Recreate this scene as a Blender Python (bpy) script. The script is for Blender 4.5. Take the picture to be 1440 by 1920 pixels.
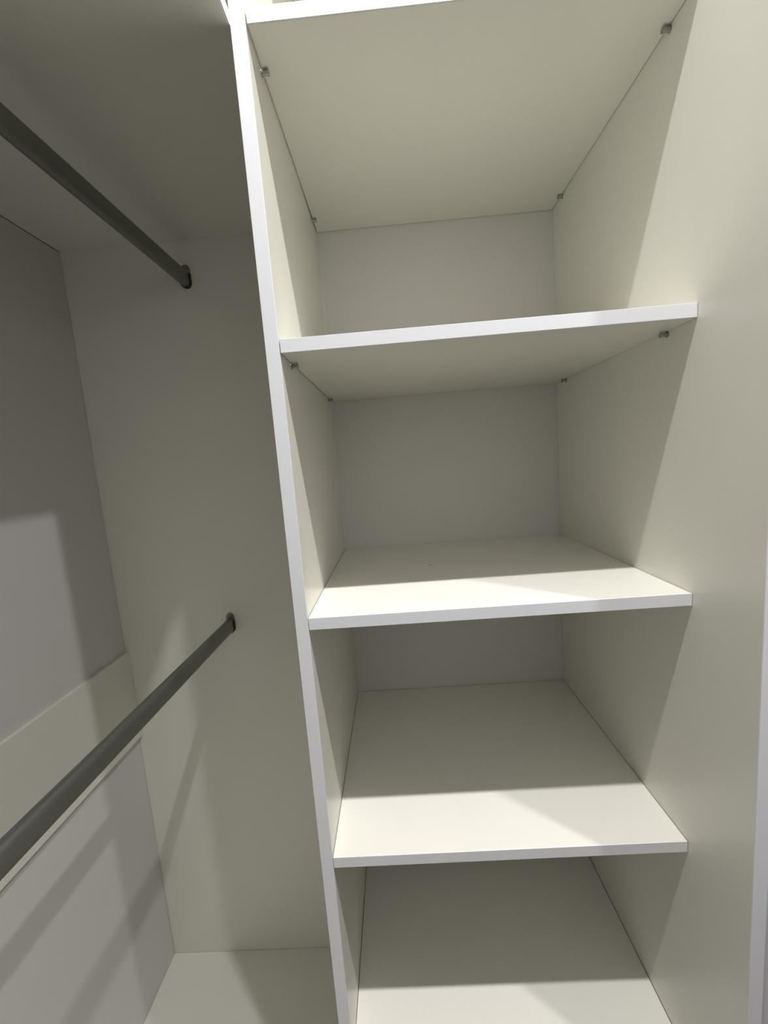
import bpy, bmesh, math, random
from mathutils import Vector, Matrix

C = bpy.context.scene.collection
for o in list(bpy.data.objects):
    bpy.data.objects.remove(o, do_unlink=True)

# ------------------------------------------------------------------ units
# survey units -> metres: u(x,y,z).  Bay width is 0.5 survey units, boards 18 mm.
S = 1.1
ZB = 0.198
def sz(z): return (z - ZB) * S + 0.08
def u(x, y, z): return Vector((x * S, y * S, sz(z)))

# ------------------------------------------------------------------ camera
def rot(a, ax): return Matrix.Rotation(a, 3, ax)
RX, RY, RZ = -0.1257, 0.0773, 0.0323
M = rot(RZ, 'Z') @ rot(RX, 'X') @ rot(RY, 'Y')
F_PX = 769.36
cam_d = bpy.data.cameras.new('camera')
cam_d.sensor_fit = 'VERTICAL'
cam_d.sensor_height = 36.0
cam_d.lens = F_PX / 1920 * 36.0
cam_d.clip_start = 0.01
cam = bpy.data.objects.new('camera', cam_d)
C.objects.link(cam)
cx, fw, up = M.col[0].copy(), M.col[1].copy(), M.col[2].copy()
R3 = Matrix((cx, up, -fw)).transposed()
cam.matrix_world = Matrix.Translation(u(0.1287, -0.5188, 1.458)) @ R3.to_4x4()
bpy.context.scene.camera = cam

# ------------------------------------------------------------------ world, view, lamps
w = bpy.data.worlds.new('world'); bpy.context.scene.world = w
w.use_nodes = True
w.node_tree.nodes['Background'].inputs[0].default_value = (1, 1, 1, 1)
w.node_tree.nodes['Background'].inputs[1].default_value = 0.0
vs = bpy.context.scene.view_settings
vs.view_transform = 'Standard'; vs.look = 'None'; vs.gamma = 1.0
vs.use_curve_mapping = False
vs.exposure = 0.0

LAMP_Z = 3.0
CEIL = sz(3.07)
LAMP_W = 20.0
LAMPS = [(1.00, -0.525), (0.49, -0.53), (0.0, -0.525)]
for i, (lx, ly) in enumerate(LAMPS):
    d = bpy.data.lights.new('ceiling_lamp', 'AREA')
    d.shape = 'DISK'; d.size = 0.05; d.energy = LAMP_W * (1.0, 1.0, 0.9)[i]
    d.color = (1.0, 0.967, 0.985)
    o = bpy.data.objects.new('ceiling_lamp', d); C.objects.link(o)
    o.location = u(lx, ly, LAMP_Z)

# ------------------------------------------------------------------ materials
def mat(name, col, rough=0.45, metal=0.0, var=0.02, scale=6.0, bump=0.0, bscale=400.0, spec=0.5):
    m = bpy.data.materials.new(name); m.use_nodes = True
    nt = m.node_tree; b = nt.nodes['Principled BSDF']
    tc = nt.nodes.new('ShaderNodeTexCoord')
    n = nt.nodes.new('ShaderNodeTexNoise'); n.inputs['Scale'].default_value = scale
    n.inputs['Detail'].default_value = 3.0
    nt.links.new(tc.outputs['Object'], n.inputs['Vector'])
    r = nt.nodes.new('ShaderNodeValToRGB')
    r.color_ramp.elements[0].position = 0.3; r.color_ramp.elements[1].position = 0.7
    r.color_ramp.elements[0].color = tuple(c * (1 - var) for c in col) + (1,)
    r.color_ramp.elements[1].color = tuple(min(1, c * (1 + var)) for c in col) + (1,)
    nt.links.new(n.outputs['Fac'], r.inputs['Fac'])
    nt.links.new(r.outputs['Color'], b.inputs['Base Color'])
    b.inputs['Roughness'].default_value = rough
    b.inputs['Metallic'].default_value = metal
    b.inputs['Specular IOR Level'].default_value = spec
    if bump:
        n2 = nt.nodes.new('ShaderNodeTexNoise'); n2.inputs['Scale'].default_value = bscale
        nt.links.new(tc.outputs['Object'], n2.inputs['Vector'])
        bp = nt.nodes.new('ShaderNodeBump'); bp.inputs['Strength'].default_value = bump
        bp.inputs['Distance'].default_value = 0.0005
        nt.links.new(n2.outputs['Fac'], bp.inputs['Height'])
        nt.links.new(bp.outputs['Normal'], b.inputs['Normal'])
    return m
LAM = mat('white_laminate', (0.862, 0.86, 0.772), 0.30, bump=0.15, var=0.01)
EDGE = mat('white_edge_band', (0.86, 0.885, 0.905), 0.35, var=0.01)
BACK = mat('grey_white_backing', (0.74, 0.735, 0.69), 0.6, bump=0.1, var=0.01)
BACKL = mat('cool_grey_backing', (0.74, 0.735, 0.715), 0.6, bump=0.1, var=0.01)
WALLM = mat('painted_wall', (0.45, 0.445, 0.43), 0.8, bump=0.3, bscale=150)
WALLW = mat('white_wall_paint', (0.66, 0.66, 0.67), 0.7, bump=0.3, bscale=150)
CEILM = mat('painted_ceiling', (0.82, 0.82, 0.80), 0.85)
FLOORM = mat('floor_vinyl', (0.06, 0.055, 0.05), 0.5, var=0.08, scale=4)
ABSORBER = mat('dark_absorber', (0.07, 0.055, 0.045), 0.6, var=0.2)  # dark colour for the added slabs that soak up low bounce light
ROD = mat('grey_aluminium', (0.25, 0.25, 0.235), 0.42, metal=0.85, bump=0.1, bscale=800)
FLANGE = mat('nickel_bracket', (0.30, 0.275, 0.24), 0.42, metal=0.9)
CUP = mat('cup_gap_shade', (0.06, 0.055, 0.05), 0.5, metal=0.3)  # near-black colour paints the gap shadow between cup and rod
PIN = mat('steel_pin', (0.42, 0.41, 0.38), 0.42, metal=0.9)
HOLE = mat('drill_hole_shadow', (0.05, 0.045, 0.04), 0.8)

# ------------------------------------------------------------------ mesh helpers
def box(bm, a, b):
    x0, x1 = sorted((a[0], b[0])); y0, y1 = sorted((a[1], b[1])); z0, z1 = sorted((a[2], b[2]))
    v = [bm.verts.new(p) for p in ((x0,y0,z0),(x1,y0,z0),(x1,y1,z0),(x0,y1,z0),
                                   (x0,y0,z1),(x1,y0,z1),(x1,y1,z1),(x0,y1,z1))]
    for f in ((3,2,1,0),(4,5,6,7),(0,1,5,4),(1,2,6,5),(2,3,7,6),(3,0,4,7)):
        bm.faces.new([v[i] for i in f])

def link(name, bm, m, parent=None, smooth=False, bevel=0.0):
    if bevel:
        bmesh.ops.bevel(bm, geom=bm.edges[:], offset=bevel, segments=1, affect='EDGES', profile=0.5)
    me = bpy.data.meshes.new(name)
    # keep the mesh local to the object's origin (box centre) so origins are sensible
    lo = Vector([min(v.co[i] for v in bm.verts) for i in range(3)])
    hi = Vector([max(v.co[i] for v in bm.verts) for i in range(3)])
    c = (lo + hi) / 2
    for v in bm.verts: v.co -= c
    bm.normal_update(); bm.to_mesh(me); bm.free()
    me.materials.append(m)
    if smooth:
        for p in me.polygons: p.use_smooth = True
        me.set_sharp_from_angle(angle=math.radians(35))
    o = bpy.data.objects.new(name, me); C.objects.link(o)
    o.location = c
    if parent:
        o.parent = parent
        o.location = c - parent.location
    return o

def boxo(name, a, b, m, parent=None, bevel=0.0006):
    bm = bmesh.new(); box(bm, a, b)
    return link(name, bm, m, parent, bevel=bevel)

def child_of(o, part):
    "hang a mesh (already placed in world) under a part that has its own parent"
    part.parent = o
    off = o.location.copy()
    p = o.parent
    while p: off += p.location; p = p.parent
    part.location = part.location - off

def thing(name, loc, label, cat, group=None):
    o = bpy.data.objects.new(name, None); C.objects.link(o)
    o.location = loc; o.empty_display_size = 0.05
    tag(o, label, cat, group)
    return o
def tag(o, label, cat, group=None):
    o['label'] = label; o['category'] = cat
    if group: o['group'] = group
def struct(name, a, b, m):
    o = boxo(name, a, b, m, bevel=0); o['kind'] = 'structure'; return o

# ------------------------------------------------------------------ survey numbers (metres)
W = 0.5 * S                     # inner width of the shelf bay
T = 0.018
D = 0.425 * S                   # inner depth of the shelf bay
DE = 0.4055 * S                 # hanging unit end panel face
L = 0.5497 * S                  # hanging unit back face  (x = -L)
FR = -0.1023 * S                # front of the deep right-hand side panel
TOP = sz(2.37)                  # top of the cabinets
SH = [sz(v) for v in (1.9666, 1.6132, 1.258, 0.8989, 0.5475)]   # shelf tops
BASE = sz(0.198)
ROOM = dict(x0=-L - 0.02, x1=2.4, y0=-1.45, y1=D + 0.03)

# ------------------------------------------------------------------ the room
r = ROOM
struct('floor', (r['x0']-.1, r['y0']-.1, -0.05), (r['x1']+.1, r['y1']+.1, 0), FLOORM)
struct('ceiling', (r['x0']-.1, r['y0']-.1, CEIL), (r['x1']+.1, r['y1']+.1, CEIL+.05), CEILM)
struct('wall_left', (r['x0']-.1, r['y0']-.1, 0), (r['x0'], r['y1']+.1, CEIL), WALLM)
struct('wall_right', (r['x1'], r['y0']-.1, 0), (r['x1']+.1, r['y1']+.1, CEIL), WALLM)
struct('wall_back', (r['x0'], r['y1'], 0), (r['x1'], r['y1']+.1, CEIL), WALLM)
struct('wall_front', (r['x0'], r['y0']-.1, 0), (r['x1'], r['y0'], CEIL), WALLM)

struct('added_absorber_1', (r['x0'], r['y0'], 0), (r['x1'], r['y0'] + 0.02, 1.4), ABSORBER)  # added unseen dark slab, keeps light from bouncing off the lower front wall
struct('added_absorber_2', (r['x1'] - 0.02, r['y0'] + 0.02, 0), (r['x1'], FR, 1.4), ABSORBER)  # second added slab, dims the bounce from the right wall

struct('wall_near_shelves', (W + T + 0.004, FR + 0.012, 0), (r['x1'], r['y1'], CEIL), WALLW)

# ------------------------------------------------------------------ shelving unit (carcass)
unit = thing('shelving_unit', Vector((W/2, D/2, 0)),
             'tall white laminate open shelving carcass right of the hanging rods, with a narrow front upright', 'cabinet')
PXW = 0.0173 * S
ft = 0.0012                     # thickness of the edge banding
def upright(name, x0, x1, yf, z0, z1, label=None):
    p = boxo(name, (x0, yf + ft, z0), (x1, D, z1), LAM, unit)
    e = boxo('edge_band', (x0, yf, z0), (x1, yf + ft, z1), EDGE, None, bevel=0.0004)
    child_of(p, e)
    if label: p['label'] = label
    return p
upright('side_panel', -PXW, 0, 0.0, 0.0, TOP, 'narrow white upright dividing the shelves from the hanging space')
upright('side_panel', W, W + T, FR, 0.0, TOP, 'deep white side panel standing forward of the shelves on the right')
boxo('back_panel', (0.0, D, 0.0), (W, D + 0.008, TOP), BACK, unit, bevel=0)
bb = boxo('bottom_board', (0.0006, ft, BASE - T), (W - 0.0006, D - 0.001, BASE), LAM, unit)
child_of(bb, boxo('edge_band', (0.0006, 0, BASE - T), (W - 0.0006, ft, BASE), EDGE, None, bevel=0.0004))
boxo('plinth', (0.0006, 0.03, 0), (W - 0.0006, 0.046, BASE - T), LAM, unit)
tb = boxo('top_board', (0.0006, ft, TOP - T), (W - 0.0006, D - 0.001, TOP), LAM, unit)
child_of(tb, boxo('edge_band', (0.0006, 0, TOP - T), (W - 0.0006, ft, TOP), EDGE, None, bevel=0.0004))

# ------------------------------------------------------------------ the five shelves
names = [
 ('white laminate shelf at the top of the bay with its whole underside visible', 0.0021, 0.0009, 0.0016),
 ('white laminate shelf second from the top, on small steel pins, its underside visible', 0.0012, 0.0007, 0.0012),
 ('white laminate shelf in the middle of the bay with a tiny dark speck on top', 0.0008, 0.0008, 0.0010),
 ('white laminate shelf fourth from the top, above the lowest shelf in view', 0.0007, 0.0008, 0.0018),
 ('lowest white laminate shelf in view, at the bottom edge of the photo', 0.0008, 0.0010, 0.0010)]
for z, (lab, gl, gr, gb) in zip(SH, names):
    t = thing('shelf', Vector((W/2, D/2, z - T)), lab, 'shelf', 'white shelves of the open bay')
    b = boxo('board', (gl, ft, z - T), (W - gr, D - gb, z), LAM, t)
    boxo('edge_band', (gl, 0, z - T), (W - gr, ft, z), EDGE, t, bevel=0.0003)
    # edge band on the hidden rear edge is not needed

# speck on the middle shelf
sp = bmesh.new()
bmesh.ops.create_icosphere(sp, subdivisions=2, radius=0.0016)
for v in sp.verts: v.co = Vector((v.co.x * 1.3, v.co.y * 0.7, v.co.z * 0.3)) + u(0.183, 0.229, 1.258) + Vector((0, 0, 0.00045))
tag(link('crumb', sp, mat('brown_crumb', (0.10, 0.07, 0.05), 0.8), smooth=True),
    'tiny dark speck lying on top of the middle shelf', 'crumb')

# ------------------------------------------------------------------ shelf pins (real turned pins with collar and lip)
def lathe_x(bm, prof, c, seg=20, s=1):
    rings = []
    for px, pr in prof:
        rings.append([bm.verts.new((c[0] + s * px, c[1] + pr * math.cos(2*math.pi*k/seg),
                                    c[2] + pr * math.sin(2*math.pi*k/seg))) for k in range(seg)])
    for a, b in zip(rings, rings[1:]):
        for k in range(seg):
            bm.faces.new((a[k], a[(k+1) % seg], b[(k+1) % seg], b[k]))
    bm.faces.new(rings[0][::-1]); bm.faces.new(rings[-1])
    bmesh.ops.recalc_face_normals(bm, faces=bm.faces[:])
def pin(x, y, z, s, label):
    t = thing('shelf_pin', Vector((x, y, z)), label, 'shelf pin', 'steel pins carrying the two upper shelves')
    bm = bmesh.new()
    lathe_x(bm, [(0, 0.0030), (0.0088, 0.0030), (0.0090, 0.0040), (0.0102, 0.0040), (0.0106, 0.0035)], (x, y, z), s=s)
    link('peg', bm, PIN, t, smooth=True)
    bm = bmesh.new()
    lathe_x(bm, [(0, 0.0044), (0.0011, 0.0044), (0.0015, 0.0038)], (x, y, z), s=s)
    link('collar', bm, PIN, t, smooth=True)
word = {0: 'top', 1: 'second'}
for k in (0, 1):
    for s, x, side in ((1, 0.0, 'left'), (-1, W, 'right')):
        for y, end in ((0.0545 * S, 'front'), (0.3725 * S, 'rear')):
            pin(x, y, SH[k] - T - 0.0045, s,
                'small steel pin under the %s %s corner of the %s shelf' % (end, side, word[k]))

# ------------------------------------------------------------------ hanging unit on the left
YF = -0.85                      # near end of the hanging unit (behind the camera)
hang = thing('hanging_unit', Vector((-L/2, -0.3, 0)),
             'shaded white wardrobe carcass on the left holding two grey hanging rods', 'wardrobe')
zs, zb, zc = sz(1.9505), sz(1.0479), sz(0.8296)
ep = boxo('end_panel', (-L - 0.012, DE, 0), (-PXW - 0.0008, DE + T, TOP), LAM, hang)
ep['label'] = 'large shaded white end panel that the rods are fixed to'
boxo('near_end_panel', (-L - 0.012, YF - T, 0), (-PXW, YF, TOP), LAM, hang)
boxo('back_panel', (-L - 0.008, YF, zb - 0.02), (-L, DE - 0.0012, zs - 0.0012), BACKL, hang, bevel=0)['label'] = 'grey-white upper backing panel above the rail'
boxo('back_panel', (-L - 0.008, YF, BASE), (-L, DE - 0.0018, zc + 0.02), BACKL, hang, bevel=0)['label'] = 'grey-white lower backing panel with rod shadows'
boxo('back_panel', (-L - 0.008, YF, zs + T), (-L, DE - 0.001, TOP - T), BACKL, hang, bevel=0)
boxo('back_rail', (-L + 0.0002, YF, zc), (-L + 0.010, DE - 0.0002, zb), LAM, hang)['label'] = 'white horizontal rail across the backing between upper and lower panels'
ts = boxo('top_shelf', (-L, YF, zs), (-PXW - ft, DE - 0.0003, zs + T), LAM, hang)
child_of(ts, boxo('edge_band', (-PXW - ft, YF, zs), (-PXW - 0.0002, DE - 0.0003, zs + T), EDGE, None, bevel=0.0003))
bs = boxo('bottom_board', (-L, YF, BASE - T), (-PXW - ft, DE - 0.0003, BASE), LAM, hang)
child_of(bs, boxo('edge_band', (-PXW - ft, YF, BASE - T), (-PXW - 0.0002, DE - 0.0003, BASE), EDGE, None, bevel=0.0003))
boxo('plinth', (-PXW - 0.05, YF, 0), (-PXW - 0.034, DE, BASE - T), LAM, hang)
tt = boxo('top_board', (-L, YF, TOP - T), (-PXW - ft, DE - 0.0003, TOP), LAM, hang)
child_of(tt, boxo('edge_band', (-PXW - ft, YF, TOP - T), (-PXW - 0.0002, DE - 0.0003, TOP), EDGE, None, bevel=0.0003))

# ------------------------------------------------------------------ hanging rods
def stadium(cx_, cz_, w_, h_, n=10):
    r_ = w_ / 2; k = h_ / 2 - r_; p = []
    for i in range(n + 1):
        a = math.pi * i / n
        p.append((cx_ + r_ * math.cos(a), cz_ + k + r_ * math.sin(a)))
    for i in range(n + 1):
        a = math.pi + math.pi * i / n
        p.append((cx_ + r_ * math.cos(a), cz_ - k + r_ * math.sin(a)))
    return p
def extrude_y(bm, outline, y0, y1):
    a = [bm.verts.new((x, y0, z)) for x, z in outline]
    b = [bm.verts.new((x, y1, z)) for x, z in outline]
    n = len(a)
    for k in range(n): bm.faces.new((a[k], a[(k+1) % n], b[(k+1) % n], b[k]))
    bm.faces.new(a[::-1]); bm.faces.new(b)
    bmesh.ops.recalc_face_normals(bm, faces=bm.faces[:])
def u_cup(cx_, cz_, w_, h_, t_, n=12):
    "open-topped U outline round the lower part of the rod"
    ro = w_ / 2 + t_; ri = w_ / 2; k = h_ / 2 - ri
    top = cz_ + h_ * 0.32
    out = [(cx_ + ro, top)]
    for i in range(n + 1):
        a = -math.pi * i / n
        out.append((cx_ + ro * math.cos(a), cz_ - k + ro * math.sin(a)))
    out.append((cx_ - ro, top)); out.append((cx_ - ri, top))
    for i in range(n + 1):
        a = -math.pi + math.pi * i / n
        out.append((cx_ + ri * math.cos(a), cz_ - k + ri * math.sin(a)))
    out.append((cx_ + ri, top))
    return out
RW, RH = 0.020, 0.036
def rod(z, fz, label):
    x = -0.2836 * S
    t = thing('closet_rod', Vector((x, DE, z)), label, 'hanging rod')
    bm = bmesh.new(); extrude_y(bm, stadium(x, z, RW, RH), YF + 0.004, DE - 0.004)
    link('tube', bm, ROD, t, smooth=True)
    for yw, s in ((DE, -1), (YF, 1)):
        bm = bmesh.new(); extrude_y(bm, stadium(x, fz, 0.0205, 0.053), yw, yw + s * 0.003)
        fl = link('end_bracket', bm, FLANGE, t, smooth=True)
        bm = bmesh.new(); extrude_y(bm, u_cup(x, z, RW + 0.0012, RH + 0.0012, 0.0016), yw + s * 0.003, yw + s * 0.010)
        cup = link('cup', bm, CUP, None, smooth=True); child_of(fl, cup)
        bm = bmesh.new()
        # domed screw head in the upper tab of the bracket
        n = 16; cxx, czz = x, fz + 0.0195
        prof = [(0.0046, 0.0030), (0.0042, 0.0044), (0.0028, 0.0052), (0.0006, 0.0055)]
        rings = [[bm.verts.new((cxx + r_ * math.cos(2*math.pi*k/n), yw + s * h_, czz + r_ * math.sin(2*math.pi*k/n)))
                  for k in range(n)] for r_, h_ in prof]
        for a, b in zip(rings, rings[1:]):
            for k in range(n): bm.faces.new((a[k], a[(k+1) % n], b[(k+1) % n], b[k]))
        bm.faces.new(rings[-1]); bmesh.ops.recalc_face_normals(bm, faces=bm.faces[:])
        sc = link('screw', bm, FLANGE, None, smooth=True); child_of(fl, sc)
rod(sz(1.8704), sz(1.877), 'upper grey oval hanging rod running under the top shelf on the left')
rod(sz(1.0998), sz(1.1045), 'lower grey oval hanging rod crossing in front of the white rail')

# small stray screw hole left of the lower bracket
bm = bmesh.new()
n = 12; hx, hy, hz = u(-0.3045, 0.4055, 1.1125)
ring = [bm.verts.new((hx + 0.0011*math.cos(2*math.pi*k/n), DE - 0.0004, hz + 0.0011*math.sin(2*math.pi*k/n))) for k in range(n)]
ring2 = [bm.verts.new((v.co.x, DE - 0.0001, v.co.z)) for v in ring]
for k in range(n): bm.faces.new((ring[k], ring[(k+1) % n], ring2[(k+1) % n], ring2[k]))
bm.faces.new(ring); bm.faces.new(ring2[::-1]); bmesh.ops.recalc_face_normals(bm, faces=bm.faces[:])
child_of(ep, link('screw_hole', bm, HOLE, None))
